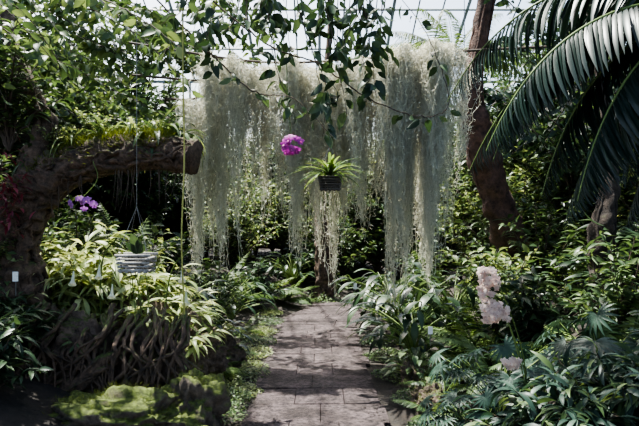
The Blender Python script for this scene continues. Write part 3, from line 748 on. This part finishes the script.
def trumpet(p, s):
    k = 9; ss = np.linspace(0, 1, k); r = s * np.interp(ss, [0, .3, .75, 1], [.05, .08, .15, .32])
    P = np.array(p) + np.stack([.1 * ss * s, -.05 * ss, -ss * s], 1)
    tubes(acc, P, r, 10, M_white, [U(.2, 1)])
    tubes(acc, smooth_path([np.array(p), np.array(p) + [0, .02, .08], np.array(p) + [.05, .08, .12]], 6), .003, 4, M_stem)
for p in [(-1.05, 4.75, 1.18), (-1.03, 4.8, 1.0), (-1.7, 4.8, 1.2), (-1.9, 4.8, 1.15), (-1.6, 4.8, 1.05), (-1.35, 4.9, .85)]:
    trumpet(p, .1)
tubes(acc, smooth_path([(-1.3, 5.1, .5), (-1.2, 5, 1.1), (-1.0, 4.85, 1.34)], 12), .006, 5, M_stem)
tubes(acc, smooth_path([(-1.8, 5.1, .6), (-1.75, 5, 1.2), (-1.6, 4.9, 1.4)], 12), .006, 5, M_stem)
acc.obj('white_trumpet_flowers')
acc = Acc(); n = 260
pos = np.array([-2.42, 4.7, 1.75]) + rng.normal(0, 1, (n, 3)) * [.09, .08, .16]
leaves(acc, T_lan2, pos, rdir(n, -.7, .4), [0, 0, 1], rng.uniform(.05, .1, n), M_leaf_red)
acc.obj('red_leaf_bromeliad')

# ------------------------------------------------------------------ hanging baskets
def basket(name, c, w, h, mat, layers, ztop, kind):
    acc = Acc(); c = np.array(c, float); th = h / layers
    for i in range(layers):
        z = c[2] - h / 2 + (i + .5) * th
        ww = w * (0.86 + .14 * i / (layers - 1))
        if i % 2 == 0:
            for sy in (-1, 1): box(acc, (c[0], c[1] + sy * ww * .42, z), (ww, .02, th * .72), mat)
        else:
            for sx in (-1, 1): box(acc, (c[0] + sx * ww * .42, c[1], z), (.02, ww, th * .72), mat)
            for sy in (-1, 1): box(acc, (c[0], c[1] + sy * ww * .42, z), (ww * .98, .016, th * .5), mat)
    for i in range(5): box(acc, (c[0] - w * .35 + i * w * .175, c[1], c[2] - h / 2), (.018, w * .85, .012), mat)
    top = np.array([c[0], c[1], c[2] + w * 1.6])
    for sx in (-1, 1):
        for sy in (-1, 1):
            tubes(acc, [c + [sx * w * .42, sy * w * .42, h / 2], top], .0018, 4, M_wire)
    tubes(acc, [top, (c[0], c[1], ztop)], .002, 4, M_wire)
    n = 700
    leaves(acc, T_blade, c + rng.uniform(-.38, .38, (n, 3)) * [w, w, h], rdir(n), rdir(n), .04, M_bark_dk)
    if kind == 'vanda':
        n = 60; d = rdir(n, .25, .95)
        leaves(acc, leaf_t(.075, 7, 'strap', .3, 1.15), np.repeat((c + [0, 0, h / 2])[None], n, 0), d, [0, 0, 1], rng.uniform(.24, .42, n), M_fern)
    else:
        for (dx, dz, L) in ((-.1, .9, .17), (.2, .8, .13), (-.4, .6, .12), (.5, .6, .12)):
            leaves(acc, T_ov, c + [0, 0, h / 2 - .01], [dx, -.1, dz], [0, 1, .2], L, M_leaf_dark)
    for i in range(10):
        x = U(-.4, .4) * w; L = U(.1, .4)
        P = smooth_path([c + [x, U(-.1, .1) * w, -h / 2], c + [x + U(-.03, .03), 0, -h / 2 - L * .5], c + [x + U(-.05, .05), 0, -h / 2 - L]], 8)
        tubes(acc, P, .002, 4, M_stem)
    return acc.obj(name)
basket('hanging_slatted_basket', (-1.25, 4.25, 1.265), .235, .125, M_slat, 5, 6.5, 'orchid')
basket('hanging_slatted_basket', (.095, 5.6, 1.87), .22, .13, M_slatd, 6, 7.5, 'vanda')
acc = Acc()
tubes(acc, smooth_path([(-1.0, 4.55, 3.3), (-1.0, 4.55, 2.6), (-.99, 4.55, 2.0), (-1.01, 4.55, 1.4), (-1.0, 4.6, .85)], 40), .0065, 6, M_yvine)
leaves(acc, T_ov, np.array([[-1.0, 4.55, 2.72]]), [[-.2, 0, .5]], [0, -1, 0], .14, M_leaf_pale)
acc.obj('aerial_root_vine')
def label(p, s=1):
    acc = Acc(); p = np.array(p, float)
    tubes(acc, [p, p + [0, 0, .12 * s]], .004, 4, M_wire); box(acc, p + [0, -.006, .14 * s], (.04 * s, .004, .07 * s), M_label)
    acc.obj('plant_label', smooth=False)
label((-2.2, 4.5, 1.0), 1); label((.82, 4.6, .62), .8); label((.42, 7.3, .6), 1)

acc = Acc(); n = 900
yy = rng.uniform(3.5, 11, n); sd = rng.choice([-1, 1], n); xx = np.array([pc(a) for a in yy]) + sd * (.55 - np.abs(rng.normal(0, .09, n)))
leaves(acc, T_small, np.stack([xx, yy, np.full(n, .042)], 1), rdir(n, -.05, .15), [0, 0, 1], rng.uniform(.012, .035, n), M_soil)
acc.obj('leaf_litter')

# ------------------------------------------------------------------ light
w = bpy.data.worlds.new('World'); scn.world = w; w.use_nodes = True
nt = w.node_tree; nt.nodes.clear()
o = nt.nodes.new('ShaderNodeOutputWorld'); b = nt.nodes.new('ShaderNodeBackground'); sk = nt.nodes.new('ShaderNodeTexSky')
sk.sky_type = 'NISHITA'; sk.sun_disc = False; sk.sun_elevation = math.radians(55); sk.sun_rotation = math.radians(-25)
sk.dust_density = 4
nt.links.new(sk.outputs[0], b.inputs[0]); b.inputs[1].default_value = 0.50
nt.links.new(b.outputs[0], o.inputs[0])
sun = bpy.data.lights.new('sun', 'SUN'); sun.energy = 24; sun.angle = math.radians(0.6); sun.color = (1, .96, .89)
so = bpy.data.objects.new('sun', sun); scn.collection.objects.link(so)
src = Vector((-.28, .2, .9)).normalized()
so.rotation_euler = src.to_track_quat('Z', 'Y').to_euler()

cam = bpy.data.cameras.new('camera'); cam.lens = 35; cam.sensor_width = 36
co = bpy.data.objects.new('camera', cam); scn.collection.objects.link(co)
co.location = (0, 0, 1.6); co.rotation_euler = (math.radians(90), 0, 0); scn.camera = co
